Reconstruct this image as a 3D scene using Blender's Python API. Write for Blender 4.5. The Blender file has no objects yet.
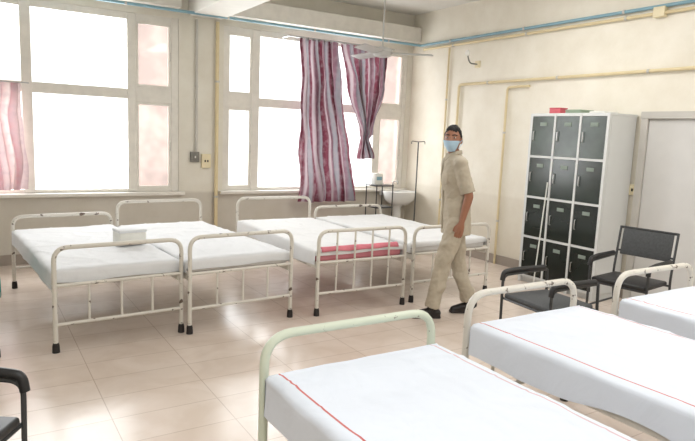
import bpy, bmesh, math, random
from mathutils import Vector, Matrix, noise
random.seed(4)
C = bpy.context.scene.collection
PI = math.pi

# ------------------------------------------------------------------ materials
def lin(c):
    out = []
    for v in c:
        v = v/255.0
        out.append(v/12.92 if v <= 0.04045 else ((v+0.055)/1.055)**2.4)
    return out
def nmat(name):
    m = bpy.data.materials.new(name); m.use_nodes = True
    nt = m.node_tree
    return m, nt, nt.nodes, nt.links, nt.nodes['Principled BSDF']
def mat(name, col, rough=.5, metal=0.0, var=.06, scale=6.0, bump=0.0, bscale=60.0, spec=None):
    m, nt, N, L, P = nmat(name)
    c = lin(col)
    tc = N.new('ShaderNodeTexCoord'); no = N.new('ShaderNodeTexNoise')
    no.inputs['Scale'].default_value = scale; no.inputs['Detail'].default_value = 4
    L.new(tc.outputs['Object'], no.inputs['Vector'])
    mx = N.new('ShaderNodeMix'); mx.data_type = 'RGBA'
    mx.inputs[6].default_value = [max(0, v*(1-var*2)) for v in c]+[1]
    mx.inputs[7].default_value = [min(1, v*(1+var*2)) for v in c]+[1]
    L.new(no.outputs['Fac'], mx.inputs[0]); L.new(mx.outputs[2], P.inputs['Base Color'])
    P.inputs['Roughness'].default_value = rough; P.inputs['Metallic'].default_value = metal
    if spec is not None: P.inputs['Specular IOR Level'].default_value = spec
    if bump:
        n2 = N.new('ShaderNodeTexNoise'); n2.inputs['Scale'].default_value = bscale
        L.new(tc.outputs['Object'], n2.inputs['Vector'])
        b = N.new('ShaderNodeBump'); b.inputs['Strength'].default_value = bump; b.inputs['Distance'].default_value = .01
        L.new(n2.outputs['Fac'], b.inputs['Height']); L.new(b.outputs['Normal'], P.inputs['Normal'])
    return m

def chipped(name, col, chip=(96, 80, 70), amount=.62):
    """old enamel paint with rust chips"""
    m, nt, N, L, P = nmat(name)
    tc = N.new('ShaderNodeTexCoord'); no = N.new('ShaderNodeTexNoise')
    no.inputs['Scale'].default_value = 22; no.inputs['Detail'].default_value = 6
    L.new(tc.outputs['Object'], no.inputs['Vector'])
    cr = N.new('ShaderNodeValToRGB')
    cr.color_ramp.elements[0].position = amount; cr.color_ramp.elements[0].color = lin(col)+[1]
    cr.color_ramp.elements[1].position = amount+.06; cr.color_ramp.elements[1].color = lin(chip)+[1]
    L.new(no.outputs['Fac'], cr.inputs['Fac']); L.new(cr.outputs['Color'], P.inputs['Base Color'])
    P.inputs['Roughness'].default_value = .38
    return m

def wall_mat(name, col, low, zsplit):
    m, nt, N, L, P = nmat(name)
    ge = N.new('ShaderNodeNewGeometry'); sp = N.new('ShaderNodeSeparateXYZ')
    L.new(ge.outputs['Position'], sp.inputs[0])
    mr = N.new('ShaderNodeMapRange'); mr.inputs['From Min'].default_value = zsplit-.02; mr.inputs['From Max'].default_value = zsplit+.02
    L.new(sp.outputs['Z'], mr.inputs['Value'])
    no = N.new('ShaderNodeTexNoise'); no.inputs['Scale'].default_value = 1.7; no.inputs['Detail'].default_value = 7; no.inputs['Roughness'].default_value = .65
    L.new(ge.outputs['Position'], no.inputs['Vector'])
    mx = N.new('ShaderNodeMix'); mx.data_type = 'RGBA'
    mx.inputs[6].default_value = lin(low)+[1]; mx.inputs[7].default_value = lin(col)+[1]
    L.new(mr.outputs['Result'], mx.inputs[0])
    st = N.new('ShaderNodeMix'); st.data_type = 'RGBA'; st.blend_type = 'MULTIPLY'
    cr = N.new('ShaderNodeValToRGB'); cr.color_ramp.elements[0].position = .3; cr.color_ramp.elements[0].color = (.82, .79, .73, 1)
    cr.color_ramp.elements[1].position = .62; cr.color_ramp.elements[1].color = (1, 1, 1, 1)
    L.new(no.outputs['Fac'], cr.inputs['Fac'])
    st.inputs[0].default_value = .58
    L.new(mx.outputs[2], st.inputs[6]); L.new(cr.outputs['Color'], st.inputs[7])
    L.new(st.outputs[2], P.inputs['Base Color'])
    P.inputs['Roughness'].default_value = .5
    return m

def floor_mat():
    m, nt, N, L, P = nmat('marble_tiles')
    ge = N.new('ShaderNodeNewGeometry')
    br = N.new('ShaderNodeTexBrick')
    br.offset = 0.0; br.inputs['Scale'].default_value = 1.0
    br.inputs['Brick Width'].default_value = .60; br.inputs['Row Height'].default_value = .30
    br.inputs['Mortar Size'].default_value = .0035; br.inputs['Mortar Smooth'].default_value = .3
    br.inputs['Color1'].default_value = lin((226, 212, 201))+[1]
    br.inputs['Color2'].default_value = lin((222, 207, 195))+[1]
    br.inputs['Mortar'].default_value = lin((197, 180, 166))+[1]
    L.new(ge.outputs['Position'], br.inputs['Vector'])
    no = N.new('ShaderNodeTexNoise'); no.inputs['Scale'].default_value = 3.2; no.inputs['Detail'].default_value = 8; no.inputs['Distortion'].default_value = 1.2
    L.new(ge.outputs['Position'], no.inputs['Vector'])
    cr = N.new('ShaderNodeValToRGB'); cr.color_ramp.elements[0].position = .35; cr.color_ramp.elements[0].color = (.88, .84, .80, 1)
    cr.color_ramp.elements[1].position = .6; cr.color_ramp.elements[1].color = (1, 1, 1, 1)
    L.new(no.outputs['Fac'], cr.inputs['Fac'])
    mx = N.new('ShaderNodeMix'); mx.data_type = 'RGBA'; mx.blend_type = 'MULTIPLY'; mx.inputs[0].default_value = .6
    L.new(br.outputs['Color'], mx.inputs[6]); L.new(cr.outputs['Color'], mx.inputs[7])
    L.new(mx.outputs[2], P.inputs['Base Color'])
    mr = N.new('ShaderNodeMapRange'); mr.inputs['To Min'].default_value = .15; mr.inputs['To Max'].default_value = .28
    L.new(no.outputs['Fac'], mr.inputs['Value']); L.new(mr.outputs['Result'], P.inputs['Roughness'])
    P.inputs['Specular IOR Level'].default_value = .75
    return m

def pane_mat(name, col, opaque):
    m, nt, N, L, P = nmat(name)
    N.remove(P); out = N['Material Output']
    tr = N.new('ShaderNodeBsdfTransparent'); gl = N.new('ShaderNodeBsdfGlossy'); gl.inputs['Roughness'].default_value = .03
    df = N.new('ShaderNodeBsdfDiffuse'); tl = N.new('ShaderNodeBsdfTranslucent')
    tc = N.new('ShaderNodeTexCoord'); no = N.new('ShaderNodeTexNoise'); no.inputs['Scale'].default_value = 3.0
    L.new(tc.outputs['Object'], no.inputs['Vector'])
    cr = N.new('ShaderNodeValToRGB')
    cr.color_ramp.elements[0].position = .4; cr.color_ramp.elements[0].color = lin([v*.86 for v in col])+[1]
    cr.color_ramp.elements[1].position = .62; cr.color_ramp.elements[1].color = lin(col)+[1]
    L.new(no.outputs['Fac'], cr.inputs['Fac'])
    L.new(cr.outputs['Color'], df.inputs['Color']); L.new(cr.outputs['Color'], tl.inputs['Color'])
    a = N.new('ShaderNodeMixShader'); a.inputs[0].default_value = .25
    L.new(df.outputs[0], a.inputs[1]); L.new(tl.outputs[0], a.inputs[2])
    b = N.new('ShaderNodeMixShader'); b.inputs[0].default_value = opaque
    L.new(tr.outputs[0], b.inputs[1]); L.new(a.outputs[0], b.inputs[2])
    c = N.new('ShaderNodeMixShader'); c.inputs[0].default_value = .04
    L.new(b.outputs[0], c.inputs[1]); L.new(gl.outputs[0], c.inputs[2])
    L.new(c.outputs[0], out.inputs['Surface'])
    return m

def curtain_mat(name, bands, repeat, transl=.3):
    m, nt, N, L, P = nmat(name)
    out = N['Material Output']
    uv = N.new('ShaderNodeUVMap'); sp = N.new('ShaderNodeSeparateXYZ'); L.new(uv.outputs[0], sp.inputs[0])
    mu = N.new('ShaderNodeMath'); mu.operation = 'MULTIPLY'; mu.inputs[1].default_value = repeat; L.new(sp.outputs['X'], mu.inputs[0])
    fr = N.new('ShaderNodeMath'); fr.operation = 'FRACT'; L.new(mu.outputs[0], fr.inputs[0])
    cr = N.new('ShaderNodeValToRGB'); cr.color_ramp.interpolation = 'LINEAR'
    els = cr.color_ramp.elements
    for i, (p, c) in enumerate(bands):
        e = els[i] if i < 2 else els.new(p)
        e.position = p; e.color = lin(c)+[1]
    L.new(fr.outputs[0], cr.inputs['Fac'])
    no = N.new('ShaderNodeTexNoise'); no.inputs['Scale'].default_value = 14; no.inputs['Detail'].default_value = 5
    tc = N.new('ShaderNodeTexCoord'); L.new(tc.outputs['Object'], no.inputs['Vector'])
    mo = N.new('ShaderNodeMix'); mo.data_type = 'RGBA'; mo.inputs[7].default_value = lin((158, 142, 148))+[1]
    mr = N.new('ShaderNodeMapRange'); mr.inputs['From Min'].default_value = .45; mr.inputs['From Max'].default_value = .65; mr.inputs['To Max'].default_value = .4
    L.new(no.outputs['Fac'], mr.inputs['Value']); L.new(mr.outputs['Result'], mo.inputs[0]); L.new(cr.outputs['Color'], mo.inputs[6])
    L.new(mo.outputs[2], P.inputs['Base Color']); P.inputs['Roughness'].default_value = .75
    tl = N.new('ShaderNodeBsdfTranslucent'); L.new(mo.outputs[2], tl.inputs['Color'])
    mx = N.new('ShaderNodeMixShader'); mx.inputs[0].default_value = transl
    L.new(P.outputs[0], mx.inputs[1]); L.new(tl.outputs[0], mx.inputs[2]); L.new(mx.outputs[0], out.inputs['Surface'])
    return m

def sheet_mat(name, col, halfw=None, stripe=(198, 112, 110)):
    m, nt, N, L, P = nmat(name)
    tc = N.new('ShaderNodeTexCoord'); sp = N.new('ShaderNodeSeparateXYZ'); L.new(tc.outputs['Object'], sp.inputs[0])
    no = N.new('ShaderNodeTexNoise'); no.inputs['Scale'].default_value = 4; no.inputs['Detail'].default_value = 5; no.inputs['Distortion'].default_value = .8
    L.new(tc.outputs['Object'], no.inputs['Vector'])
    bm_ = N.new('ShaderNodeBump'); bm_.inputs['Strength'].default_value = .35; bm_.inputs['Distance'].default_value = .03
    L.new(no.outputs['Fac'], bm_.inputs['Height']); L.new(bm_.outputs['Normal'], P.inputs['Normal'])
    P.inputs['Roughness'].default_value = .85
    P.inputs['Specular IOR Level'].default_value = .15
    if halfw is None:
        mx = N.new('ShaderNodeMix'); mx.data_type = 'RGBA'
        mx.inputs[6].default_value = lin([v*.96 for v in col])+[1]; mx.inputs[7].default_value = lin(col)+[1]
        L.new(no.outputs['Fac'], mx.inputs[0]); L.new(mx.outputs[2], P.inputs['Base Color'])
    else:
        ab = N.new('ShaderNodeMath'); ab.operation = 'ABSOLUTE'; L.new(sp.outputs['X'], ab.inputs[0])
        sb = N.new('ShaderNodeMath'); sb.operation = 'SUBTRACT'; sb.inputs[1].default_value = halfw-.045; L.new(ab.outputs[0], sb.inputs[0])
        a2 = N.new('ShaderNodeMath'); a2.operation = 'ABSOLUTE'; L.new(sb.outputs[0], a2.inputs[0])
        lt = N.new('ShaderNodeMath'); lt.operation = 'LESS_THAN'; lt.inputs[1].default_value = .0045; L.new(a2.outputs[0], lt.inputs[0])
        # the stripe is woven strongly on one edge, faintly on the other
        sd = N.new('ShaderNodeMapRange'); sd.inputs['From Min'].default_value = -.05; sd.inputs['From Max'].default_value = .05
        sd.inputs['To Min'].default_value = .5; sd.inputs['To Max'].default_value = 1.0
        L.new(sp.outputs['X'], sd.inputs['Value'])
        ml = N.new('ShaderNodeMath'); ml.operation = 'MULTIPLY'; L.new(lt.outputs[0], ml.inputs[0]); L.new(sd.outputs['Result'], ml.inputs[1])
        mx = N.new('ShaderNodeMix'); mx.data_type = 'RGBA'
        mx.inputs[6].default_value = lin(col)+[1]; mx.inputs[7].default_value = lin(stripe)+[1]
        L.new(ml.outputs[0], mx.inputs[0]); L.new(mx.outputs[2], P.inputs['Base Color'])
    return m

M = {}
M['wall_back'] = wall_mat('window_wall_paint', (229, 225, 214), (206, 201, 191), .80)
M['wall_right'] = wall_mat('cream_wall_paint', (239, 234, 221), (231, 225, 211), .9)
M['ceiling'] = mat('ceiling_white', (228, 226, 220), .8, var=.03)
M['floor'] = floor_mat()
M['skirt'] = mat('skirting_stone', (160, 150, 140), .4)
M['frame_paint'] = mat('window_paint', (226, 222, 214), .45, var=.07, scale=9)
M['glass'] = pane_mat('clear_pane', (235, 240, 240), .08)
M['tint'] = pane_mat('tinted_pane', (206, 180, 169), .62)
M['cream'] = chipped('cream_enamel', (216, 212, 203), amount=.615)
M['mint'] = chipped('mint_enamel', (208, 216, 198), amount=.66)
M['railwhite'] = mat('white_angle_iron', (220, 216, 206), .45, var=.06, scale=12)
M['rubber'] = mat('black_rubber', (34, 30, 30), .6)
M['mattress'] = mat('mattress_ticking', (216, 214, 212), .8)
M['mattress_pink'] = mat('pink_mattress', (206, 130, 140), .75)
M['sheet'] = sheet_mat('white_sheet', (231, 232, 233))
M['sheet_cool'] = sheet_mat('cool_white_sheet', (231, 233, 236))
M['sheet_stripe'] = sheet_mat('striped_sheet', (222, 228, 238), .44)
M['pinkcloth'] = mat('pink_cloth', (220, 128, 142), .8, var=.12, scale=14, bump=.3, bscale=40)
M['teal'] = mat('teal_cloth', (20, 128, 128), .8, bump=.4, bscale=30)
M['steel'] = mat('steel_tube', (176, 176, 174), .3, .85)
M['darksteel'] = mat('dark_steel', (72, 74, 76), .35, .5)
M['black'] = mat('black_vinyl', (34, 34, 36), .45)
M['mesh'] = mat('charcoal_webbing', (74, 76, 78), .7, var=.2, scale=60)
M['locker_white'] = mat('silver_steel', (214, 216, 215), .4, var=.02)
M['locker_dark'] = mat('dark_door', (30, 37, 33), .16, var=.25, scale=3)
M['locker_mid'] = mat('grey_green_door', (40, 50, 44), .18, var=.35, scale=5)  # dark door again, with grey-green reflections painted into its colour
M['locker_top'] = mat('pale_grey_green_door', (62, 73, 66), .22, var=.35, scale=5)  # top row copy of the dark door, painted reflection paler still
M['card'] = mat('faint_card', (132, 144, 134), .6)
M['bluepipe'] = mat('blue_pipe', (134, 172, 188), .45)
M['yellowpipe'] = mat('cream_conduit', (222, 206, 166), .5)
M['greypipe'] = mat('grey_conduit', (198, 195, 189), .5)
M['boxgrey'] = mat('grey_box', (120, 118, 112), .5)
M['boxcream'] = mat('cream_box', (230, 218, 184), .5)
M['red'] = mat('red_card', (204, 96, 106), .55)
M['green'] = mat('green_file', (150, 166, 146), .6)
M['paper'] = mat('paper', (228, 228, 222), .7)
M['porcelain'] = mat('porcelain', (230, 230, 228), .15)
M['fanwhite'] = mat('fan_grey_white', (184, 183, 180), .45)
M['door'] = mat('grey_white_door', (212, 211, 209), .45, var=.03)
M['khaki'] = mat('beige_uniform', (184, 174, 156), .85, var=.09, scale=9, bump=.5, bscale=22)
M['skin'] = mat('brown_skin', (156, 108, 84), .5, var=.05)
M['hair'] = mat('black_hair', (20, 17, 17), .75, bump=.8, bscale=120)
M['mask'] = mat('pale_blue_mask', (176, 204, 224), .8)
M['eyewhite'] = mat('eye_white', (216, 208, 200), .3)
M['shoe'] = mat('black_leather', (30, 26, 26), .35)
M['bulb'] = mat('opal_bulb', (240, 240, 236), .3)
M['curtain'] = curtain_mat('plum_curtain', [(0, (104, 50, 64)), (.24, (112, 60, 74)), (.30, (168, 152, 158)), (.38, (174, 160, 164)),
                                          (.45, (130, 92, 104)), (.58, (128, 98, 110)), (.66, (134, 132, 138)), (.84, (140, 138, 144)), (.92, (104, 50, 64))], 4, .22)
M['curtain_red'] = curtain_mat('red_curtain', [(0, (186, 146, 146)), (.3, (206, 190, 186)), (.5, (164, 120, 124)), (.8, (190, 168, 168))], 4, .25)

# ------------------------------------------------------------------ mesh helpers
def fillet(pts, r, n=6):
    pts = [Vector(p) for p in pts]
    out = [pts[0]]
    for i in range(1, len(pts)-1):
        a, b, c = pts[i-1], pts[i], pts[i+1]
        d1 = (a-b); d2 = (c-b)
        k = min(r, d1.length*.49, d2.length*.49)
        p = b+d1.normalized()*k; q = b+d2.normalized()*k
        for j in range(n+1):
            t = j/n
            out.append(p*(1-t)**2+b*2*t*(1-t)+q*t*t)
    out.append(pts[-1])
    return out

class MB:
    def __init__(s): s.bm = bmesh.new()
    def box(s, c, d, rz=0, bev=0.0):
        r = bmesh.ops.create_cube(s.bm, size=1)
        vs = r['verts']
        bmesh.ops.scale(s.bm, verts=vs, vec=d)
        if bev:
            es = list({e for v in vs for e in v.link_edges})
            b = bmesh.ops.bevel(s.bm, geom=es, offset=bev, segments=3, affect='EDGES', profile=.5)
            vs = list({v for f in b['faces'] for v in f.verts} | {v for v in vs if v.is_valid})
        if rz: bmesh.ops.rotate(s.bm, verts=vs, cent=(0, 0, 0), matrix=Matrix.Rotation(rz, 3, 'Z'))
        bmesh.ops.translate(s.bm, verts=vs, vec=c)
        return s
    def tube(s, pts, rad, n=10):
        pts = [Vector(p) for p in pts]
        rads = rad if isinstance(rad, (list, tuple)) else [rad]*len(pts)
        rings = []; up = None
        for i, p in enumerate(pts):
            d = (pts[min(i+1, len(pts)-1)]-pts[max(i-1, 0)])
            d = d.normalized() if d.length > 1e-9 else Vector((0, 0, 1))
            if up is None: up = Vector((0, 0, 1)) if abs(d.z) < .9 else Vector((0, 1, 0))
            u = d.cross(up)
            if u.length < 1e-4: u = d.cross(Vector((1, 0, 0)))
            u.normalize(); w = u.cross(d).normalized(); up = w
            rings.append([s.bm.verts.new(p+(u*math.cos(2*PI*k/n)+w*math.sin(2*PI*k/n))*rads[i]) for k in range(n)])
        for a, b in zip(rings, rings[1:]):
            for k in range(n): s.bm.faces.new((a[k], a[(k+1) % n], b[(k+1) % n], b[k]))
        s.bm.faces.new(rings[0][::-1]); s.bm.faces.new(rings[-1])
        return s
    def limb(s, pts, rads, n=14):
        """tapered tube with rounded ends"""
        pts = [Vector(p) for p in pts]
        d0 = (pts[0]-pts[1]).normalized(); d1 = (pts[-1]-pts[-2]).normalized()
        P = []; R = []
        for t in (.999, .9, .6): P.append(pts[0]+d0*rads[0]*t); R.append(rads[0]*math.sqrt(1-t*t)+1e-4)
        P += pts; R += list(rads)
        for t in (.6, .9, .999): P.append(pts[-1]+d1*rads[-1]*t); R.append(rads[-1]*math.sqrt(1-t*t)+1e-4)
        return s.tube(P, R, n)
    def loft(s, rings, n=24):
        """rings: (cx,cy,cz,rx,ry) horizontal ellipses"""
        rs = [[s.bm.verts.new((cx+rx*math.cos(2*PI*k/n), cy+ry*math.sin(2*PI*k/n), cz)) for k in range(n)] for cx, cy, cz, rx, ry in rings]
        for a, b in zip(rs, rs[1:]):
            for k in range(n): s.bm.faces.new((a[k], a[(k+1) % n], b[(k+1) % n], b[k]))
        s.bm.faces.new(rs[0][::-1]); s.bm.faces.new(rs[-1])
        return s
    def ball(s, c, r, mtx=None, u=20, v=14):
        g = bmesh.ops.create_uvsphere(s.bm, u_segments=u, v_segments=v, radius=1)
        vs = g['verts']
        bmesh.ops.scale(s.bm, verts=vs, vec=r if isinstance(r, (tuple, list)) else (r, r, r))
        if mtx is not None: bmesh.ops.rotate(s.bm, verts=vs, cent=(0, 0, 0), matrix=mtx)
        bmesh.ops.translate(s.bm, verts=vs, vec=c)
        return s
    def build(s, name, m, parent=None, smooth=True, remesh=None, wrinkle=0):
        bmesh.ops.recalc_face_normals(s.bm, faces=s.bm.faces)
        me = bpy.data.meshes.new(name); s.bm.to_mesh(me); s.bm.free()
        o = bpy.data.objects.new(name, me); C.objects.link(o)
        if remesh:
            md = o.modifiers.new('r', 'REMESH'); md.mode = 'VOXEL'; md.voxel_size = remesh
            sm = o.modifiers.new('s', 'SMOOTH'); sm.factor = .5; sm.iterations = 4
            bpy.context.view_layer.update()
            dg = bpy.context.evaluated_depsgraph_get()
            me2 = bpy.data.meshes.new_from_object(o.evaluated_get(dg))
            o.modifiers.clear(); o.data = me2; me = me2
            if wrinkle:
                nrm = [v.normal.copy() for v in me.vertices]
                cos = [v.co.copy() for v in me.vertices]
                flat = []
                for c, n_ in zip(cos, nrm):
                    # diagonal cloth folds rather than lumps
                    w_ = c.z*20+c.x*14*math.copysign(1, c.y)+3*noise.noise((c.x*7, c.y*7, c.z*7))
                    k = math.sin(w_)*max(0, .25+noise.noise((c.x*6+3, c.y*6, c.z*5)))*1.6+.4*noise.noise((c.x*30+c.z*12, c.y*30, c.z*36-c.x*20))
                    flat.extend(c+n_*wrinkle*k)
                me.vertices.foreach_set('co', flat); me.update()
        me.materials.clear(); me.materials.append(m)
        if smooth:
            for p in me.polygons: p.use_smooth = True
            if not remesh:
                try: me.set_sharp_from_angle(angle=math.radians(40))
                except Exception: pass
        if parent is not None: o.parent = parent
        return o

def tag(o, label, cat, group=None, kind=None):
    o['label'] = label; o['category'] = cat
    if group: o['group'] = group
    if kind: o['kind'] = kind
    return o
def thing(name, label, cat, loc=(0, 0, 0), rz=0, group=None):
    o = bpy.data.objects.new(name, None); C.objects.link(o)
    o.location = loc; o.rotation_euler = (0, 0, rz); o.empty_display_size = .1
    return tag(o, label, cat, group)
def struct(o, label=None, cat=None):
    o['kind'] = 'structure'
    if label: o['label'] = label
    o['category'] = cat or o.name.split('_')[0]
    return o

# ------------------------------------------------------------------ room shell
YW, XW, ZC, XL, YF = 7.6, 5.85, 3.46, -3.6, -1.3
struct(MB().box(((XL+XW)/2, (YF+YW)/2, -.05), (XW-XL+.6, YW-YF+.6, .1)).build('floor', M['floor'], smooth=False), 'beige polished stone tile floor of the ward', 'floor')
struct(MB().box(((XL+XW)/2, (YF+YW)/2, ZC+.05), (XW-XL+.6, YW-YF+.6, .1)).build('ceiling', M['ceiling'], smooth=False), 'white painted ceiling', 'ceiling')
T = .26
ZS, ZT = .81, 2.93
w1 = (-1.05, 2.22); w2 = (2.80, 5.76)
wb = MB()
def wbx(x0, x1, z0, z1): wb.box(((x0+x1)/2, YW+T/2, (z0+z1)/2), (x1-x0, T, z1-z0))
wbx(XL-.3, XW+.3, 0, ZS); wbx(XL-.3, XW+.3, ZT, ZC)
wbx(XL-.3, w1[0], ZS, ZT); wbx(w1[1], w2[0], ZS, ZT); wbx(w2[1], XW+.3, ZS, ZT)
struct(wb.build('wall_back', M['wall_back'], smooth=False), 'cream window wall at the far side of the ward', 'wall')
struct(MB().box((XW+.1, (YF+YW)/2, ZC/2), (.2, YW-YF+.6, ZC)).build('wall_right', M['wall_right'], smooth=False), 'cream painted wall with conduits on the right', 'wall')
struct(MB().box((XL-.1, (YF+YW)/2, ZC/2), (.2, YW-YF+.6, ZC)).build('wall_left', M['wall_right'], smooth=False), 'cream wall on the left', 'wall')
struct(MB().box(((XL+XW)/2, YF-.1, ZC/2), (XW-XL+.6, .2, ZC)).build('wall_front', M['wall_right'], smooth=False), 'cream wall behind the viewer', 'wall')
struct(MB().box(((XL+XW)/2, YW-.008, .06), (XW-XL, .016, .12)).build('baseboard_back', M['skirt'], smooth=False), 'stone skirting under the windows', 'baseboard')
struct(MB().box((XW-.008, (YF+YW)/2, .06), (.016, YW-YF-.04, .12)).build('baseboard_right', M['skirt'], smooth=False), 'stone skirting on the right wall', 'baseboard')
struct(MB().box((2.55, (YF+YW)/2, 3.22), (.42, YW-YF, .47), bev=.01).build('trim_1', M['ceiling'], smooth=False), 'white ceiling beam running from the pillar', 'beam')
struct(MB().box(((XL+2.2)/2, YW-.10, 3.14), (2.2-XL, .2, .22), bev=.01).box((4.32, YW-.10, 3.14), (3.05, .2, .22), bev=.01).build('trim_2', M['frame_paint'], smooth=False), 'white ledge above the windows', 'ledge')
struct(MB().box((.58, YW-.03, ZS-.02), (3.4, .12, .04), bev=.006).build('trim_3', M['frame_paint'], smooth=False), 'sill of the left window', 'sill')
struct(MB().box((4.28, YW-.03, ZS-.02), (3.06, .12, .04), bev=.006).build('trim_4', M['frame_paint'], smooth=False), 'sill of the right window', 'sill')

def window(name, x0, x1, cols, label):
    root = bpy.data.objects.new(name, None); C.objects.link(root); root.location = ((x0+x1)/2, YW+.06, ZS)
    struct(root, label, 'window')
    ox = (x0+x1)/2
    f = MB(); H = ZT-ZS
    xs = [x0]+[v for c in cols for v in c[:2]]+[x1]
    for i in range(0, len(xs), 2):
        a, b = xs[i], xs[i+1]
        f.box(((a+b)/2-ox, 0, H/2), (b-a, .11, H), bev=.008)
    zt0, zt1 = 1.93-ZS, 2.05-ZS
    for a, b, t in cols:
        e = .05 if t != 0 else 0
        f.box(((a+b)/2-ox, 0, .02), (b-a, .10, .04))
        f.box(((a+b)/2-ox, 0, H-.04), (b-a, .10, .08))
        f.box(((a+b)/2-ox, .005, (zt0-e*.6+zt1+e*.6)/2), (b-a+.01, .105, zt1-zt0+e*1.2), bev=.006)
    f.build('window_frame', M['frame_paint'], root, smooth=False)
    for a, b, t in cols:
        e = .05 if t != 0 else 0
        for za, zb in ((.04, zt0-e*.6), (zt1+e*.6, H-.08)):
            s = .03
            if t:
                g = MB()
                cx = (a+b)/2-ox
                g.box((a+s/2-ox, -.02, (za+zb)/2), (s, .05, zb-za)).box((b-s/2-ox, -.02, (za+zb)/2), (s, .05, zb-za))
                g.box((cx, -.02, za+s/2), (b-a, .046, s)).box((cx, -.02, zb-s/2), (b-a, .046, s))
                sash = g.build('casement_sash', M['frame_paint'], root, smooth=False)
                MB().box((cx, -.01, (za+zb)/2), (b-a-.01, .006, zb-za-.01)).build('window_pane', M['tint'] if t == 2 else M['glass'], sash, smooth=False)
                MB().tube(fillet([(b-s/2-ox, -.045, (za+zb)/2-.05), (b-s/2-ox, -.075, (za+zb)/2-.05), (b-s/2-ox, -.075, (za+zb)/2+.05)], .01), .006, 6).build('sash_handle', M['greypipe'], sash)
            else:
                MB().box(((a+b)/2-ox, 0, (za+zb)/2), (b-a+.004, .006, zb-za+.004)).build('window_pane', M['glass'], root, smooth=False)
window('window_1', w1[0], w1[1], [(-.95, -.56, 1), (-.46, .49, 0), (.60, 1.61, 0), (1.71, 2.13, 2)], 'wide cream-framed window on the left')
window('window_2', w2[0], w2[1], [(2.86, 3.20, 1), (3.31, 4.24, 0), (4.34, 5.18, 0), (5.28, 5.69, 2)], 'cream-framed window behind the plum curtains')

dr = bpy.data.objects.new('door_1', None); C.objects.link(dr); dr.location = (XW, 3.05, 0); struct(dr, 'pale grey door beyond the locker', 'door')
g = MB()
g.box((-.025, .60, .945), (.05, .07, 1.89)).box((-.025, -.60, .945), (.05, .07, 1.89)).box((-.027, 0, 1.926), (.054, 1.28, .07))
g.build('door_frame', M['greypipe'], dr, smooth=False)
MB().box((-.012, 0, .945), (.024, 1.12, 1.88)).build('door_leaf', M['door'], dr, smooth=False)
MB().tube(fillet([(-.02, -.46, 1.0), (-.07, -.46, 1.0), (-.07, -.34, 1.0)], .02), .01, 8).build('door_handle', M['steel'], dr)

# ------------------------------------------------------------------ conduits
def pipe(name, label, pts, r, m, group='wall pipes and conduits', fr=.05):
    root = thing(name, label, 'pipe', pts[0], 0, group)
    o = Vector(pts[0])
    P = [Vector(p)-o for p in pts]
    MB().tube(fillet(P, fr), r, 8).build('pipe_run', m, root)
    for a, b in zip(P, P[1:]):
        n = int((b-a).length/1.1)
        for k in range(n):
            q = a.lerp(b, (k+.5)/max(n, 1)); d = (b-a).normalized()
            MB().tube([q-d*.012, q+d*.012], r*1.3, 10).build('clip', M['greypipe'], root)
    return root
YP = YW-.226
xc = XW-.030
pipe('water_pipe', 'blue pipe running above the windows and round the corner', [(-1.5, YP, 2.985), (XW-.03, YP, 2.985), (XW-.03, 2.0, 2.985)], .018, M['bluepipe'])
pipe('conduit', 'cream conduit running just under the blue pipe on right wall', [(xc, 7.3, 2.920), (xc, 2.0, 2.920)], .017, M['yellowpipe'])
pipe('conduit', 'cream conduit running along right wall above the locker', [(xc, 6.47, 1.55), (xc, 6.47, 2.365), (xc, 2.0, 2.365)], .017, M['yellowpipe'])
pipe('conduit', 'cream conduit dropping to the floor left of the locker', [(xc, 5.20, 2.29), (xc, 5.56, 2.29), (xc, 5.56, .0)], .015, M['yellowpipe'])
pipe('conduit', 'cream vertical conduit dropping behind the man', [(xc, 6.72, 2.89), (xc, 6.72, 0)], .014, M['yellowpipe'])
pipe('conduit', 'thin grey conduit dropping down the pillar to the grey box', [(2.44, YW-.024, 2.95), (2.44, YW-.024, 1.32)], .016, M['greypipe'])
pipe('conduit', 'thicker cream conduit beside right window on the pillar', [(2.70, YW-.048, 2.95), (2.70, YW-.048, 0)], .024, M['yellowpipe'])

def wallbox(name, label, cat, loc, d, m, axis='y', knobs=1, group=None):
    root = thing(name, label, cat, loc, 0, group)
    MB().box((0, 0, 0), d, bev=.006).build('box_body', m, root)
    for k in range(knobs):
        off = (k-(knobs-1)/2)*.035
        c = (off, -d[1]/2-.003, 0) if axis == 'y' else (-d[0]/2-.003, off, 0)
        dd = (.016, .008, .028) if axis == 'y' else (.008, .016, .028)
        MB().box(c, dd, bev=.002).build('switch', M['rubber'] if m is M['boxcream'] else M['paper'], root)
    return root
wallbox('switch_box', 'small grey switch box at foot of the thin conduit on pillar', 'switch', (2.42, YW-.025, 1.25), (.11, .05, .13), M['boxgrey'])
wallbox('switch_board', 'cream socket board on the pillar right of the grey box', 'switch', (2.57, YW-.02, 1.20), (.12, .04, .18), M['boxcream'], knobs=2)
wallbox('junction_box', 'cream junction box on the upper pipe, far right of wall', 'junction box', (XW-.03, 3.62, 2.93), (.06, .12, .10), M['boxcream'], 'x', 0)
wallbox('switch_plate', 'small cream switch plate on wall right of the locker', 'switch', (XW-.012, 3.72, 1.16), (.024, .08, .11), M['boxcream'], 'x', 1)
wl = thing('wall_lamp', 'small bracket lamp holder high on the right wall', 'lamp', (XW, 6.15, 2.62))
MB().box((-.012, 0, 0), (.024, .09, .09), bev=.006).build('wall_plate', M['boxcream'], wl)
MB().tube(fillet([(-.02, 0, 0), (-.16, 0, .0), (-.2, 0, .1)], .06), .009, 8).build('arm', M['boxgrey'], wl)
MB().ball((-.205, 0, .13), (.03, .03, .04)).build('bulb', M['bulb'], wl)

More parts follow.
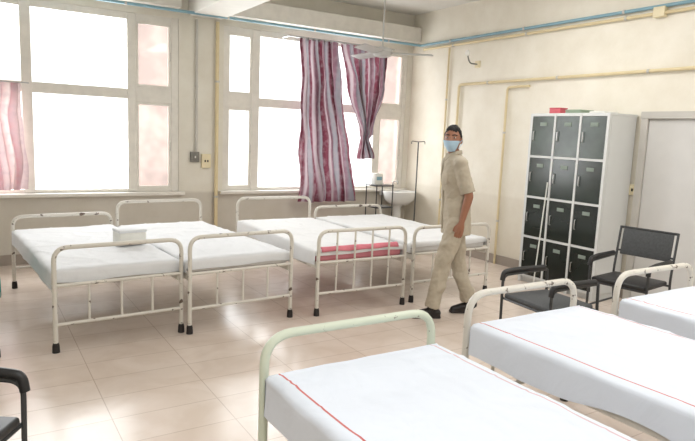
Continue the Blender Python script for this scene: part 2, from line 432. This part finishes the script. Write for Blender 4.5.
# ceiling fan
fan = thing('ceiling_fan', 'pale ceiling fan hanging in front of the right window', 'fan', (4.48, 6.45, 2.67))
MB().tube([(0, 0, .04), (0, 0, .75)], .010, 8).build('rod', M['fanwhite'], fan)
MB().loft([(0, 0, .69, .03, .03), (0, 0, .79, .06, .06)]).build('canopy', M['fanwhite'], fan)
MB().loft([(0, 0, -.07, .05, .05), (0, 0, -.06, .10, .10), (0, 0, .0, .13, .13), (0, 0, .04, .11, .11), (0, 0, .06, .04, .04)]).build('motor', M['fanwhite'], fan)
for k in range(3):
    a = math.radians(-30+120*k)
    R = Matrix.Rotation(a, 3, 'Z'); m_ = MB()
    m_.box((.38, 0, -.015), (.52, .15, .010), bev=.003)
    bmesh.ops.rotate(m_.bm, verts=m_.bm.verts[:], cent=(0, 0, -.015), matrix=Matrix.Rotation(math.radians(14), 3, 'X'))
    m_.box((.13, 0, -.012), (.12, .04, .012))
    bmesh.ops.rotate(m_.bm, verts=m_.bm.verts[:], cent=(0, 0, 0), matrix=R)
    m_.build('blade', M['fanwhite'], fan)

# ------------------------------------------------------------------ curtains
def curtain_mesh(name, m, rows, nf, amp, y0, parent, nu=160, nv=50, ph=0):
    """rows: list of (z, xleft, xright, ampscale, dy)"""
    me = bpy.data.meshes.new(name); vs = []; fs = []
    for j in range(nv+1):
        t = j/nv
        z = rows[0][0]+(rows[-1][0]-rows[0][0])*t
        for a, b in zip(rows, rows[1:]):
            if b[0] <= z <= a[0]: break
        k = (a[0]-z)/max(1e-6, a[0]-b[0]); k = k*k*(3-2*k)
        xl = a[1]+(b[1]-a[1])*k; xr = a[2]+(b[2]-a[2])*k; am = a[3]+(b[3]-a[3])*k; dy = a[4]+(b[4]-a[4])*k
        for i in range(nu+1):
            u = i/nu
            w = noise.noise((u*4+ph, t*1.8, ph))*1.3
            cr_ = .014*noise.noise((u*12, t*16, ph+11))
            y = y0+dy+amp*am*(math.sin(2*PI*nf*u+ph+w*4)*(.6+.7*noise.noise((u*6, t*2, ph+2)))+.2*math.sin(2*PI*nf*2.3*u+w*5))+cr_
            x = xl+(xr-xl)*(u+.016*math.sin(2*PI*nf*u*2+ph+w*3)) + .055*noise.noise((u*4, t*3, 3+ph))*min(1, t*4)
            vs.append((x, y, z+(.02*noise.noise((u*6, 1, ph)) if j == nv else 0)))
    W = nu+1
    for j in range(nv):
        for i in range(nu): fs.append((j*W+i, j*W+i+1, (j+1)*W+i+1, (j+1)*W+i))
    me.from_pydata(vs, [], fs)
    uv = me.uv_layers.new(name='UVMap')
    for p in me.polygons:
        p.use_smooth = True
        for li in p.loop_indices:
            vi = me.loops[li].vertex_index
            uv.data[li].uv = ((vi % W)/nu, (vi//W)/nv)
    me.materials.append(m)
    o = bpy.data.objects.new(name, me); C.objects.link(o); o.parent = parent
    return o
YC = YW-.24
rod = thing('curtain_rod', 'thin steel curtain rod above the right window', 'curtain rod', (3.7, YC, 2.87))
MB().tube([(-.1, 0, 0), (1.62, 0, 0)], .011, 8).build('rod', M['steel'], rod)
for x in (-.08, 1.6): MB().tube([(x, 0, 0), (x, .23, 0)], .009, 6).build('bracket', M['steel'], rod)
def rel(rows, o): return [(z-o[2], a-o[0], b-o[0], s, d) for z, a, b, s, d in rows]
o1 = (4.15, YC, .6)
c1 = thing('curtain', 'long plum and grey striped curtain hanging to bed height', 'curtain', o1, 0, 'striped curtains of the right window')
curtain_mesh('cloth', M['curtain'], rel([(2.86, 3.77, 4.36, .8, 0), (2.2, 3.80, 4.44, 1, 0), (1.4, 3.80, 4.60, 1.1, -.02), (.66, 3.80, 4.74, 1.2, -.03)], o1), 5, .06, 0, c1)
for k in range(7): MB().tube([(3.80+.085*k-4.15, .0, 2.258), (3.805+.085*k-4.15, 0, 2.259), (3.81+.085*k-4.15, 0, 2.26)], .022, 10).build('ring', M['steel'], c1)
o2 = (4.82, YC, 1.3)
c2 = thing('curtain', 'short plum and grey striped curtain gathered in a knot', 'curtain', o2, 0, 'striped curtains of the right window')
curtain_mesh('cloth', M['curtain'], rel([(2.86, 4.42, 5.20, .8, 0), (2.3, 4.56, 5.18, 1, 0), (1.64, 4.76, 5.00, .9, -.02), (1.56, 4.78, 4.94, .8, -.02), (1.28, 4.76, 5.06, 1, -.02)], o2), 5, .06, 0, c2, ph=1.4)
for k in range(7): MB().tube([(4.47+.112*k-4.82, .0, 1.557), (4.475+.112*k-4.82, 0, 1.558), (4.48+.112*k-4.82, 0, 1.559)], .022, 10).build('ring', M['steel'], c2)
c3 = thing('curtain', 'faded pink striped half curtain at the left edge of the photo', 'curtain', (.2, YW-.09, .86))
curtain_mesh('cloth', M['curtain_red'], rel([(2.02, -.2, .48, .8, 0), (.86, -.2, .50, 1.1, 0)], (.2, YW-.09, .86)), 5, .026, 0, c3, ph=.5)
MB().tube([(-.5, .0, 1.165), (.36, 0, 1.165)], .008, 6).build('wire', M['steel'], c3)

# ------------------------------------------------------------------ beds
def sheet(name, m, parent, w, L, zt, dx, d_foot, d_head, seed, nx=64, ny=120, y_in=.05, wr=.0045):
    me = bpy.data.meshes.new(name); vs = []; fs = []
    hw = w/2
    for j in range(ny+1):
        yy = -d_foot+(L-2*y_in+d_foot+d_head)*j/ny
        for i in range(nx+1):
            xx = -hw-dx+(w+2*dx)*i/nx
            hemvar = .12*noise.noise((xx*2, yy*1.6, seed+9))
            ex = max(0, abs(xx)-hw)
            Lm = L-2*y_in
            ey = max(0, -yy, yy-Lm)
            e = max(ex, ey)
            drop = e*(1+hemvar*3) if e > 0 else 0
            x = math.copysign(min(abs(xx), hw)+min(ex, .012)+.008*noise.noise((xx*3, yy*7, seed))*(1 if ex > .03 else 0)+.015*ex, xx)
            y = min(max(yy, 0), Lm)
            if yy < 0: y -= min(ey, .012)
            if yy > Lm: y += min(ey, .012)
            cre = abs(noise.noise((xx*2.6+yy*1.5, yy*2.4-xx, seed+20)))
            cre2 = abs(noise.noise((xx*4-yy*2.5, yy*3+xx*2, seed+31)))
            z = zt-drop + wr*noise.noise((xx*3.2, yy*2.1, seed))+wr*.4*noise.noise((xx*9, yy*4, seed+3))+(.006*max(0, .08-cre)/.08+.004*max(0, .06-cre2)/.06)*(1 if e == 0 else 0)
            if ex == 0 and ey == 0:
                z -= .010*max(0, 1-(hw-abs(xx))/.03)**2 + .010*max(0, 1-min(y, Lm-y)/.03)**2
            vs.append((x, y+y_in, z))
    W = nx+1
    for j in range(ny):
        for i in range(nx): fs.append((j*W+i, j*W+i+1, (j+1)*W+i+1, (j+1)*W+i))
    me.from_pydata(vs, [], fs); me.materials.append(m)
    for p in me.polygons: p.use_smooth = True
    o = bpy.data.objects.new(name, me); C.objects.link(o); o.parent = parent
    return o

def bed(label, loc, rz, w, L, hf, hh, fm, sm, group, bars=3, fullbars=False, zt=.58, dx=.13, d_foot=.05, seed=0, matm=None, r=.017, fr=.10):
    root = thing('hospital_bed', label, 'bed', loc, rz, group)
    for nm, y, h in (('footboard', 0, hf), ('headboard', L, hh)):
        fb = MB().tube(fillet([(-w/2, y, .03), (-w/2, y, h), (w/2, y, h), (w/2, y, .03)], fr, 7), r, 10).build(nm, fm, root)
        for z in (zt-.10, .20):
            MB().tube([(-w/2, y, z), (w/2, y, z)], r*.75, 8).build('cross_rail', fm, fb)
        for k in range(bars):
            x = -w/2+w*(k+1)/(bars+1)
            MB().tube([(x, y, .20), (x, y, h if fullbars and y == 0 else zt-.10)], r*.55, 8).build('bar', fm, fb)
        for x in (-w/2, w/2):
            MB().loft([(x, y, .0, .026, .026), (x, y, .05, .024, .024), (x, y, .07, .019, .019)], 12).build('rubber_foot', M['rubber'], fb)
    for s in (-1, 1):
        MB().box((s*(w/2-.012), L/2, zt-.135), (.024, L-.03, .05), bev=.003).build('side_rail', M['railwhite'], root)
    g = MB()
    for k in range(7): g.box((0, .15+(L-.3)*k/6, zt-.13), (w-.04, .05, .01))
    g.build('base_slats', M['railwhite'], root)
    MB().box((0, L/2, zt-.055), (w-.01, L-.10, .095), bev=.025).build('mattress', matm or M['mattress'], root)
    sheet('bed_sheet', sm, root, w-.0, L, zt+.006, dx, d_foot, .03, seed)
    return root

G1 = 'iron ward beds standing under the windows'
G2 = 'iron ward beds in the near row'
bed('white iron bed under left window with small pale box on it', (.905, 4.54, 0), math.radians(4.2), .91, 2.0, .75, .70, M['cream'], M['sheet_cool'], G1, 3, False, seed=1, dx=.15, d_foot=.09)
bed('white iron bed in front of the pillar, second under the windows', (1.862, 4.54, 0), math.radians(4.2), .915, 2.0, .77, .82, M['cream'], M['sheet_cool'], G1, 3, False, seed=2, dx=.10, d_foot=.09)
bed('white iron bed with pink cloth folded over its foot end', (3.02, 4.50, 0), math.radians(-1), .94, 2.0, .76, .83, M['cream'], M['sheet'], G1, 4, True, seed=3, dx=.14, matm=M['mattress_pink'])
bed('white iron bed partly behind the standing man', (4.12, 4.52, 0), 0, 1.0, 2.0, .74, .70, M['cream'], M['sheet'], G1, 3, False, seed=4, dx=.10)
bed('iron bed mostly cut off by left edge, under teal blanket', (-.36, 4.56, 0), math.radians(2), .90, 2.0, .75, .8, M['cream'], M['sheet'], G1, 3, False, seed=5, dx=.06)
bed('nearest bed with mint green rail and red striped white sheet', (1.42, 2.15, 0), PI, .88, 1.95, .78, .9, M['mint'], M['sheet_stripe'], G2, 3, False, zt=.63, seed=6, dx=.17, d_foot=.14, r=.020, fr=.13)
bed('red striped white bed between the mint railed bed and the right edge bed', (2.68, 2.30, 0), PI, .88, 1.95, .78, .9, M['cream'], M['sheet_stripe'], G2, 3, False, zt=.63, seed=7, dx=.17, d_foot=.14, r=.020, fr=.13)
bed('white bed at the right edge in front of the dark armchair', (3.96, 2.28, 0), PI, .88, 1.95, .78, .9, M['cream'], M['sheet_stripe'], G2, 3, False, zt=.63, seed=8, dx=.17, d_foot=.14, r=.020, fr=.13)

bb = thing('box', 'small pale box standing on the bed under left window', 'box', (1.13, 5.32, .600), math.radians(6))
MB().box((0, 0, .055), (.23, .19, .11), bev=.012).build('box_body', M['paper'], bb)
MB().box((0, 0, .118), (.236, .196, .024), bev=.008).build('lid', M['sheet_cool'], bb)
def drape(name, label, cat, loc, w, prof, m, seed, rz=0):
    me = bpy.data.meshes.new(name); vs = []; fs = []; n = 40
    for j, (y, z) in enumerate(prof):
        for i in range(n+1):
            x = -w/2+w*i/n
            vs.append((x, y+.008*noise.noise((x*8, j*.4, seed)), z+.008*noise.noise((x*5, j*.5, seed+4))))
    for j in range(len(prof)-1):
        for i in range(n): fs.append((j*(n+1)+i, j*(n+1)+i+1, (j+1)*(n+1)+i+1, (j+1)*(n+1)+i))
    me.from_pydata(vs, [], fs); me.materials.append(m)
    for p in me.polygons: p.use_smooth = True
    o = bpy.data.objects.new(name, me); C.objects.link(o); o.location = loc; o.rotation_euler = (0, 0, rz)
    md = o.modifiers.new('t', 'SOLIDIFY'); md.thickness = .005; md.offset = 1
    return tag(o, label, cat)
drape('pink_cloth', 'pink cloth folded over the foot end of a white bed', 'cloth', (3.02, 4.50, 0), .84,
      [(.065, .609), (.055, .607), (.042, .598), (.032, .585), (.027, .568)], M['pinkcloth'], 3)
drape('teal_blanket', 'teal blanket on the bed at the left photo edge', 'blanket', (.10, 5.06, 0), .86,
      [(.85, .614), (.5, .615), (.2, .614), (.05, .610), (.0, .600), (-.028, .57), (-.034, .50), (-.036, .40)], M['teal'], 8, PI/2)

# ------------------------------------------------------------------ locker cabinet
lk = thing('locker_cabinet', 'silver steel locker with twelve dark doors against right wall', 'cabinet', (5.61, 4.25, 0))
W_, D_, H_ = 1.0, .44, 1.93
g = MB()
g.box((.014, 0, H_/2+.02), (D_-.03, W_-.004, H_-.08), bev=.006)
fx = -D_/2
SW = .024
for k in range(4):
    y = W_/2-.015-(W_-.03)*k/3
    g.box((fx+.004, y, H_/2), (.032, SW if 0 < k < 3 else .03, H_-.006))
for k in range(5):
    z = .08+(H_-.10)*k/4
    g.box((fx+.007, 0, z), (.03, W_-.006, SW))
g.box((0, 0, H_-.012), (D_+.012, W_+.004, .024), bev=.004)
g.box((.01, 0, .035), (D_-.05, W_-.03, .07))
g.build('carcass', M['locker_white'], lk, smooth=False)
dw = (W_-.03)/3-SW; dh = (H_-.10)/4-SW
for c in range(3):
    for r_ in range(4):
        y = W_/2-.015-(W_-.03)*(c+.5)/3; z = .08+(H_-.10)*(r_+.5)/4
        dm = M['locker_top'] if r_ == 3 else (M['locker_mid'] if r_ == 2 else M['locker_dark'])  # upper rows get the colours with painted reflections
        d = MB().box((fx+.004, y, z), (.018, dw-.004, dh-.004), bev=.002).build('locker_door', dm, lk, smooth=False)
        MB().box((fx-.008, y-dw*.02, z+dh*.30), (.004, dw*.30, dh*.09), bev=.001).build('name_card', M['card'], d)
        MB().tube(fillet([(fx-.004, y+dw*.38, z-.05), (fx-.022, y+dw*.38, z-.05), (fx-.022, y+dw*.38, z+.05), (fx-.004, y+dw*.38, z+.05)], .01), .005, 6).build('handle', M['steel'], d)
rb = thing('box', 'small pinkish red box on top of the locker', 'box', (5.55, 4.52, 1.932))
MB().box((0, 0, .027), (.12, .15, .054), bev=.005).build('box_body', M['red'], rb)
MB().box((0, 0, .060), (.124, .154, .012), bev=.004).build('lid', M['red'], rb)
for i, (y, l, n, lab) in enumerate(((4.24, .20, 2, 'low stack of pale green files on locker beside the red box'), (3.95, .18, 1, 'single white folder on right end of the locker'))):
    st = thing('file_stack', lab, 'files', (5.55, y, 1.932), 0)
    for q in range(n):
        MB().box((.006*q, .008*math.sin(q*2), .010+.02*q), (.22, l, .018), bev=.004).build('file', M['green'] if i == 0 else M['paper'], st)
ps = thing('pole', 'thin pale pole leaning on the left column of locker doors', 'pole', (5.285, 4.44, 0))
MB().tube([(0, 0, .02), (.078, -.012, 1.18)], .007, 8).build('shaft', M['paper'], ps)
MB().loft([(0, 0, 0, .014, .014), (0, 0, .05, .010, .010)], 10).build('rubber_tip', M['rubber'], ps)

# ------------------------------------------------------------------ chairs
def chair(label, loc, rz, seatm, back=True, panel=False):
    """front is +y local"""
    t = thing('armchair', label, 'chair', loc, rz)
    w, d = .50, .46
    for s in (-1, 1):
        x = s*w/2
        MB().tube(fillet([(x, .23, .0), (x, .24, .60), (x, -.20, .62)], .06), .011, 8).build('side_frame', M['darksteel'], t)
        MB().tube(fillet([(x, -.30, .0), (x, -.20, .45), (x, -.27, .88)] if back else [(x, -.26, .0), (x, -.21, .45), (x, -.20, .62)], .08), .011, 8).build('rear_post', M['darksteel'], t)
        MB().tube(fillet([(x, .245, .56), (x, .235, .625), (x, .12, .636), (x, -.17, .638)], .03), .020, 10).build('arm_pad', M['black'], t)
        MB().tube([(x, .235, .2), (x, -.26, .2)], .009, 6).build('stretcher', M['darksteel'], t)
    MB().box((0, .02, .445), (w-.03, d-.03, .04), bev=.016).build('seat', seatm, t)
    for y in (.225, -.215):
        MB().tube([(-w/2, y, .42), (w/2, y, .42)], .010, 8).build('seat_rail', M['darksteel'], t)
    if back:
        MB().tube([(-w/2, -.27, .87), (w/2, -.27, .87)], .012, 8).build('top_rail', M['darksteel'], t)
        MB().tube([(-w/2, -.235, .66), (w/2, -.235, .66)], .009, 8).build('back_rail', M['darksteel'], t)
    if panel:
        b = MB().box((0, 0, 0), (w-.06, .016, .24), bev=.006)
        bmesh.ops.rotate(b.bm, verts=b.bm.verts[:], cent=(0, 0, 0), matrix=Matrix.Rotation(math.radians(9), 3, 'X'))
        bmesh.ops.translate(b.bm, verts=b.bm.verts[:], vec=(0, -.248, .745))
        b.build('back_panel', M['mesh'], t)
    return t
chair('dark steel armchair with charcoal back between the locker and the right bed', (4.84, 3.02, 0), PI/2+math.radians(8), M['black'], panel=True)
chair('armchair at the lower left corner of the photo, black arm pads', (-.20, 2.455, 0), math.radians(-122), M['black'])
chair('low backless dark armchair half hidden behind the middle near bed', (3.60, 2.86, 0), PI/2-math.radians(6), M['mesh'], back=False)

# ------------------------------------------------------------------ far corner: rack, basin, drip stand
rk = thing('shelf_rack', 'small grey shelf rack under the knotted curtain', 'rack', (4.98, 7.08, 0))
for sx in (-1, 1):
    for sy in (-1, 1): MB().tube([(sx*.14, sy*.13, 0), (sx*.14, sy*.13, .93)], .009, 6).build('post', M['darksteel'], rk)
for z in (.25, .60, .91): MB().box((0, 0, z), (.30, .28, .018), bev=.003).build('shelf', M['darksteel'], rk)
bx_ = thing('carton', 'white carton on top of the grey shelf rack', 'box', (4.94, 7.10, .920))
MB().box((0, 0, .08), (.13, .12, .16), bev=.004).build('carton_body', M['paper'], bx_)
MB().box((0, -.061, .09), (.09, .003, .05)).build('printed_panel', M['bluepipe'], bx_)

bs = thing('wash_basin', 'white wash basin in the far corner below the window', 'basin', (5.54, 7.34, 0))
g = MB(); n = 28
prof = [(.03, .58), (.14, .59), (.22, .66), (.245, .76), (.25, .785), (.235, .79), (.22, .775), (.18, .69), (.08, .63), (.01, .62)]
rs = [[g.bm.verts.new((r_*1.1*math.cos(2*PI*k/n), r_*.9*math.sin(2*PI*k/n), z)) for k in range(n)] for r_, z in prof]
for a, b in zip(rs, rs[1:]):
    for k in range(n): g.bm.faces.new((a[k], a[(k+1) % n], b[(k+1) % n], b[k]))
g.bm.faces.new(rs[0]); g.bm.faces.new(rs[-1])
g.build('bowl', M['porcelain'], bs)
MB().box((0, .20, .75), (.46, .06, .08), bev=.012).build('back_ledge', M['porcelain'], bs)
MB().loft([(0, .05, 0, .09, .09), (0, .05, .05, .07, .07), (0, .05, .52, .06, .06), (0, .05, .60, .09, .09)]).build('pedestal', M['porcelain'], bs)
MB().tube(fillet([(0, .19, .78), (0, .19, .92), (0, .06, .94), (0, .06, .89)], .04), .010, 8).build('tap', M['steel'], bs)

iv = thing('drip_stand', 'thin grey drip stand in front of the far corner', 'drip stand', (5.42, 6.80, 0))
MB().tube([(0, 0, .06), (0, 0, 1.55)], .009, 8).build('pole', M['darksteel'], iv)
MB().tube(fillet([(-.12, .0, 1.52), (-.12, 0, 1.56), (0, 0, 1.55), (.12, 0, 1.56), (.12, 0, 1.52)], .03), .006, 6).build('hook', M['darksteel'], iv)
for k in range(4):
    a = PI/4+k*PI/2
    MB().tube([(0, 0, .07), (.22*math.cos(a), .22*math.sin(a), .03)], .010, 6).ball((.22*math.cos(a), .22*math.sin(a), .02), .02, u=10, v=8).build('leg', M['darksteel'], iv)

# ------------------------------------------------------------------ the man (local: faces -X, his left is -Y)
man = thing('person', 'man in beige short-sleeved uniform and pale mask walking past the beds', 'person', (3.68, 4.02, 0), math.radians(-26))
HR = Matrix.Rotation(math.radians(62), 3, 'Z'); HC = Vector((-.074, -.005, 1.605))
def H(p): return HR @ Vector(p)+HC
def deform(v, s=1.0):
    x, y, z = v
    wz = 1.0 if z > -.1 else 1.0-.30*min(1, (-.1-z)/.9)
    X = x*.097*s; Y = y*.074*s*wz; Z = z*.116*s
    if x < 0 and z < 0: X -= .006*(1-abs(z))
    if x > 0 and z < -.2: X *= 1-.35*min(1, (-z-.2)/.8)
    return Vector((X, Y, Z))
def head_sphere(mb, s=1.0, keep=None, u=36, v=24, shift=0, sfun=None):
    g = bmesh.ops.create_uvsphere(mb.bm, u_segments=u, v_segments=v, radius=1)
    vs = g['verts']
    if keep:
        kill = [x for x in vs if not keep(x.co)]
        bmesh.ops.delete(mb.bm, geom=kill, context='VERTS'); vs = [x for x in vs if x.is_valid]
    for x in vs: x.co = H(deform(x.co, sfun(x.co) if sfun else s)+Vector((shift, 0, 0)))
SHL = (-.036, -.160, 1.395); ELL = (.050, -.188, 1.120); WRL = (.000, -.180, .888)
SHR = (-.050, .160, 1.395); ELR = (.020, .190, 1.115); WRR = (.005, .184, .875)
HIPL = (0, -.082, .90); KNL = (-.118, -.085, .490); ANL = (-.190, -.085, .085)
HIPR = (.01, .082, .90); KNR = (.070, .085, .490); ANR = (.200, .085, .112)
b = MB()
b.loft([(.005, 0, .80, .085, .12), (.005, 0, .86, .102, .145), (0, 0, .95, .105, .147), (-.005, 0, 1.06, .092, .132), (-.015, 0, 1.18, .100, .138),
        (-.03, 0, 1.29, .107, .150), (-.04, 0, 1.36, .090, .150), (-.048, 0, 1.41, .068, .11), (-.052, 0, 1.45, .052, .066)])
b.limb([(-.052, 0, 1.43), (-.068, -.002, 1.56)], [.052, .050])
head_sphere(b)
b.limb([H((-.094, 0, .02)), H((-.108, 0, -.022)), H((-.098, 0, -.03))], [.010, .013, .012], 10)
b.limb([H((-.076, -.018, -.066)), H((-.078, .0, -.066)), H((-.076, .018, -.066))], [.009, .011, .009], 8)
for s in (-1, 1):
    b.ball(H((.008, s*.075, -.008)), (.018, .010, .032), HR, 12, 10)
for sh, el, wr in ((SHL, ELL, WRL), (SHR, ELR, WRR)):
    sh, el, wr = Vector(sh), Vector(el), Vector(wr)
    b.limb([sh+Vector((0, 0, -.015)), sh.lerp(el, .35), el], [.046, .045, .039])
    b.limb([el, el.lerp(wr, .3), wr], [.039, .038, .026])
    d = (wr-el).normalized(); side = Vector((0, 1, 0)); fw = d.cross(side).normalized()
    if fw.x > 0: fw = -fw
    d2 = (d*.75+Vector((-.05, 0, -.5))).normalized()
    pc = wr+d2*.085
    b.limb([wr, wr+d2*.04+fw*.012, pc+fw*.018], [.025, .025, .019], 12)
    b.limb([wr, wr+d2*.04-fw*.012, pc-fw*.018], [.025, .025, .018], 12)
    inw = Vector((0, 1 if sh.y < 0 else -1, 0))
    for k in range(4):
        o_ = fw*(.030-.020*k); ln = (.070, .078, .073, .058)[k]
        p0 = pc+o_-d2*.02; p1 = pc+o_+d2*ln*.45+inw*.004; p2 = pc+o_*.95+d2*ln*.78+inw*.020; p3 = pc+o_*.9+d2*ln*.98+inw*.038
        b.limb([p0, p1, p2, p3], [.0095, .009, .0083, .007], 8)
    b.limb([wr+d2*.025+fw*.024, wr+d2*.055+fw*.046+inw*.012, wr+d2*.088+fw*.048+inw*.022], [.013, .0105, .008], 8)
for hp, kn, an in ((HIPL, KNL, ANL), (HIPR, KNR, ANR)):
    hp, kn, an = Vector(hp), Vector(kn), Vector(an)
    b.limb([hp, hp.lerp(kn, .4), kn], [.076, .068, .050])
    b.limb([kn, kn.lerp(an, .3), an], [.050, .050, .034])
b.limb([Vector(ANL)+Vector((.03, 0, -.035)), Vector(ANL)+Vector((-.07, 0, -.05)), Vector(ANL)+Vector((-.15, 0, -.06))], [.03, .032, .022])
b.limb([Vector(ANR)+Vector((.04, 0, -.02)), Vector(ANR)+Vector((-.06, 0, -.06)), Vector(ANR)+Vector((-.13, 0, -.082))], [.03, .032, .020])
b.build('body', M['skin'], man, remesh=.0055)
b = MB()
b.loft([(.008, 0, .765, .130, .168), (.006, 0, .86, .128, .168), (0, 0, .95, .126, .162), (-.005, 0, 1.06, .120, .154), (-.015, 0, 1.18, .123, .157),
        (-.03, 0, 1.29, .129, .167), (-.04, 0, 1.38, .113, .177), (-.046, 0, 1.425, .094, .156), (-.050, 0, 1.455, .078, .112), (-.054, 0, 1.478, .068, .074)])
for sh, el in ((SHL, ELL), (SHR, ELR)):
    sh, el = Vector(sh), Vector(el)
    b.limb([sh+Vector((0, -math.copysign(.06, sh.y), .014)), sh, sh.lerp(el, .4)], [.058, .063, .064])
    b.ball(sh+Vector((0, 0, .002)), .066); b.ball(sh+Vector((0, -math.copysign(.035, sh.y), .010)), .064)
    b.tube([sh, sh.lerp(el, .3), sh.lerp(el, .90)], [.060, .062, .066], 18)
b.build('shirt', M['khaki'], man, remesh=.008, wrinkle=.011)
MB().tube([(-.125, -.006, .80), (-.128, -.006, 1.0), (-.138, -.006, 1.18), (-.160, -.006, 1.29), (-.153, -.006, 1.38)], .006, 6).build('button_placket', M['khaki'], man)
cb = MB()
for s in (-1, 1):
    for dz, rr in ((0, .007), (-.012, .007), (-.024, .007)):
        cb.limb([(-.126+dz*.3, s*(.012-dz*.5), 1.440+dz), (-.108+dz*.3, s*(.050-dz*.3), 1.474+dz), (-.056, s*(.068-dz*.35), 1.498+dz), (.0, s*(.046-dz*.2), 1.508+dz), (.010-dz*.3, 0, 1.508+dz)], [rr]*5, 8)
cb.build('collar', M['khaki'], man, remesh=.005)
MB().box((-.144, -.07, 1.26), (.008, .08, .10), rz=math.radians(20), bev=.003).build('chest_pocket', M['khaki'], man)
b = MB()
b.loft([(.006, 0, .78, .106, .148), (.005, 0, .86, .112, .155), (0, 0, .97, .109, .150)])
for hp, kn, an in ((HIPL, KNL, ANL), (HIPR, KNR, ANR)):
    hp, kn, an = Vector(hp), Vector(kn), Vector(an)
    b.limb([hp, hp.lerp(kn, .5), kn], [.092, .086, .074], 18)
    b.tube([kn, kn.lerp(an, .3), kn.lerp(an, .7), kn.lerp(an, .97)], [.074, .072, .070, .072], 18)
b.build('trousers', M['khaki'], man, remesh=.008, wrinkle=.012)
for an, tilt in ((Vector(ANL), 0), (Vector(ANR), 1)):
    b = MB()
    if not tilt:
        b.limb([(an.x+.045, an.y, .045), (an.x-.05, an.y, .045), (an.x-.15, an.y, .033)], [.040, .043, .032], 14)
        b.limb([(an.x+.01, an.y, .06), (an.x, an.y, .105)], [.040, .042], 14)
        b.box((an.x-.055, an.y, .012), (.27, .078, .024), bev=.008)
    else:
        b.limb([(an.x+.045, an.y, .080), (an.x-.05, an.y, .052), (an.x-.14, an.y, .034)], [.040, .043, .032], 14)
        b.limb([(an.x+.01, an.y, .088), (an.x, an.y, .132)], [.040, .042], 14)
        b.box((an.x-.10, an.y, .012), (.15, .078, .024), bev=.008)
    b.build('shoe', M['shoe'], man, remesh=.006)
# hair: short, thinning to the skin at the hairline, sideburns before the ears
def hlim(c):
    x, y, z = c
    if x < -.50: lim = .56+.05*math.cos(y*6)
    elif x < -.20: lim = .60-(x+.50)*2.2
    elif x < .02: lim = -.06-(x+.20)*1.0
    elif x < .25: lim = .06
    else: lim = .06-(x-.25)*1.3
    return max(lim, -.66)
b = MB()
def hs(c):
    m_ = max(0, min(1, (c.z-hlim(c))/.30))
    return .99+.085*m_*(2-m_)*(.75+.5*max(0, c.z))
head_sphere(b, 1.05, lambda c: c.z > hlim(c)-.05, 96, 72, .002, hs)
hr = b.build('hair', M['hair'], man)
nn = [v.normal.copy() for v in hr.data.vertices]
for v, n_ in zip(hr.data.vertices, nn): v.co += n_*.006*(noise.noise(v.co*110)+noise.noise(v.co*45))
def mcov(c): return -.86 < c.z < -.06 and abs(math.atan2(c.y, -c.x)) < 1.18
b = MB()
head_sphere(b, 1.10, mcov, 72, 60, -.008, lambda c: 1.10+.15*max(0, 1-abs(c.y)/.6)*max(0, 1-abs(c.z+.34)/.6))
mk = b.build('face_mask', M['mask'], man)
md = mk.modifiers.new('t', 'SOLIDIFY'); md.thickness = .005; md.offset = 1
for s in (-1, 1):
    b = MB()
    b.tube(fillet([H((-.046, s*.070, -.03)), H((.0, s*.083, -.004)), H((.026, s*.083, -.010)), H((.016, s*.081, -.036)), H((-.046, s*.062, -.08))], .012), .0025, 5)
    b.build('ear_loop', M['mask'], man)
for s in (-1, 1):
    e = MB().ball(H((-.084, s*.032, .014)), (.008, .013, .0065), HR, 14, 10).build('eye', M['eyewhite'], man)
    MB().ball(H((-.090, s*.032, .014)), (.0045, .006, .006), HR, 10, 8).build('iris', M['hair'], e)
    MB().limb([H((-.092, s*.014, .034)), H((-.091, s*.034, .039)), H((-.078, s*.054, .032))], [.004, .005, .003], 6).build('eyebrow', M['hair'], man)

# ------------------------------------------------------------------ light
wd = bpy.data.worlds.new('World'); bpy.context.scene.world = wd; wd.use_nodes = True
bg = wd.node_tree.nodes['Background']; bg.inputs[0].default_value = (.95, .98, 1.0, 1); bg.inputs[1].default_value = 2.3
def area(name, loc, rot, sx, sy, e, col=(1, 1, 1)):
    l = bpy.data.lights.new(name, 'AREA'); l.shape = 'RECTANGLE'; l.size = sx; l.size_y = sy; l.energy = e; l.color = col
    o = bpy.data.objects.new(name, l); C.objects.link(o); o.location = loc; o.rotation_euler = rot
    return o
area('window_light_a', (.6, YW+.7, 2.0), (math.radians(-90), 0, 0), 3.2, 2.3, 235, (.97, .99, 1))
area('window_light_b', (4.3, YW+.7, 2.0), (math.radians(-90), 0, 0), 3.0, 2.3, 215, (.97, .99, 1))
area('ceiling_lamp_a', (.2, .6, ZC-.08), (0, 0, 0), 2.4, 1.6, 64, (.97, .99, 1))  # added soft fill out of view, no actual fixture on the ceiling
area('ceiling_lamp_b', (4.2, 1.2, ZC-.08), (0, 0, 0), 2.0, 1.6, 62, (1, .99, .97))  # second added fill, above the near beds, no fixture
area('ceiling_lamp_c', (4.2, 4.2, ZC-.08), (0, 0, 0), 1.2, 1.2, 34, (1, .99, .97))  # weaker added fill over the aisle, no fixture

# ------------------------------------------------------------------ camera
Yc = Vector((-377.5, 100.5, -600)).normalized()
Xc = Vector((962.5, 45.5, -600)); Xc = (Xc-Yc*Xc.dot(Yc)).normalized()
Zc = Xc.cross(Yc)
cam = bpy.data.cameras.new('camera'); co = bpy.data.objects.new('camera', cam); C.objects.link(co)
cam.sensor_width = 36; cam.lens = 600/695*36; cam.clip_start = .05
R = Matrix((Xc, Yc, Zc)).to_4x4()
co.matrix_world = Matrix.Translation((0, 0, 1.6)) @ R
bpy.context.scene.camera = co
bpy.context.scene.view_settings.view_transform = 'Standard'
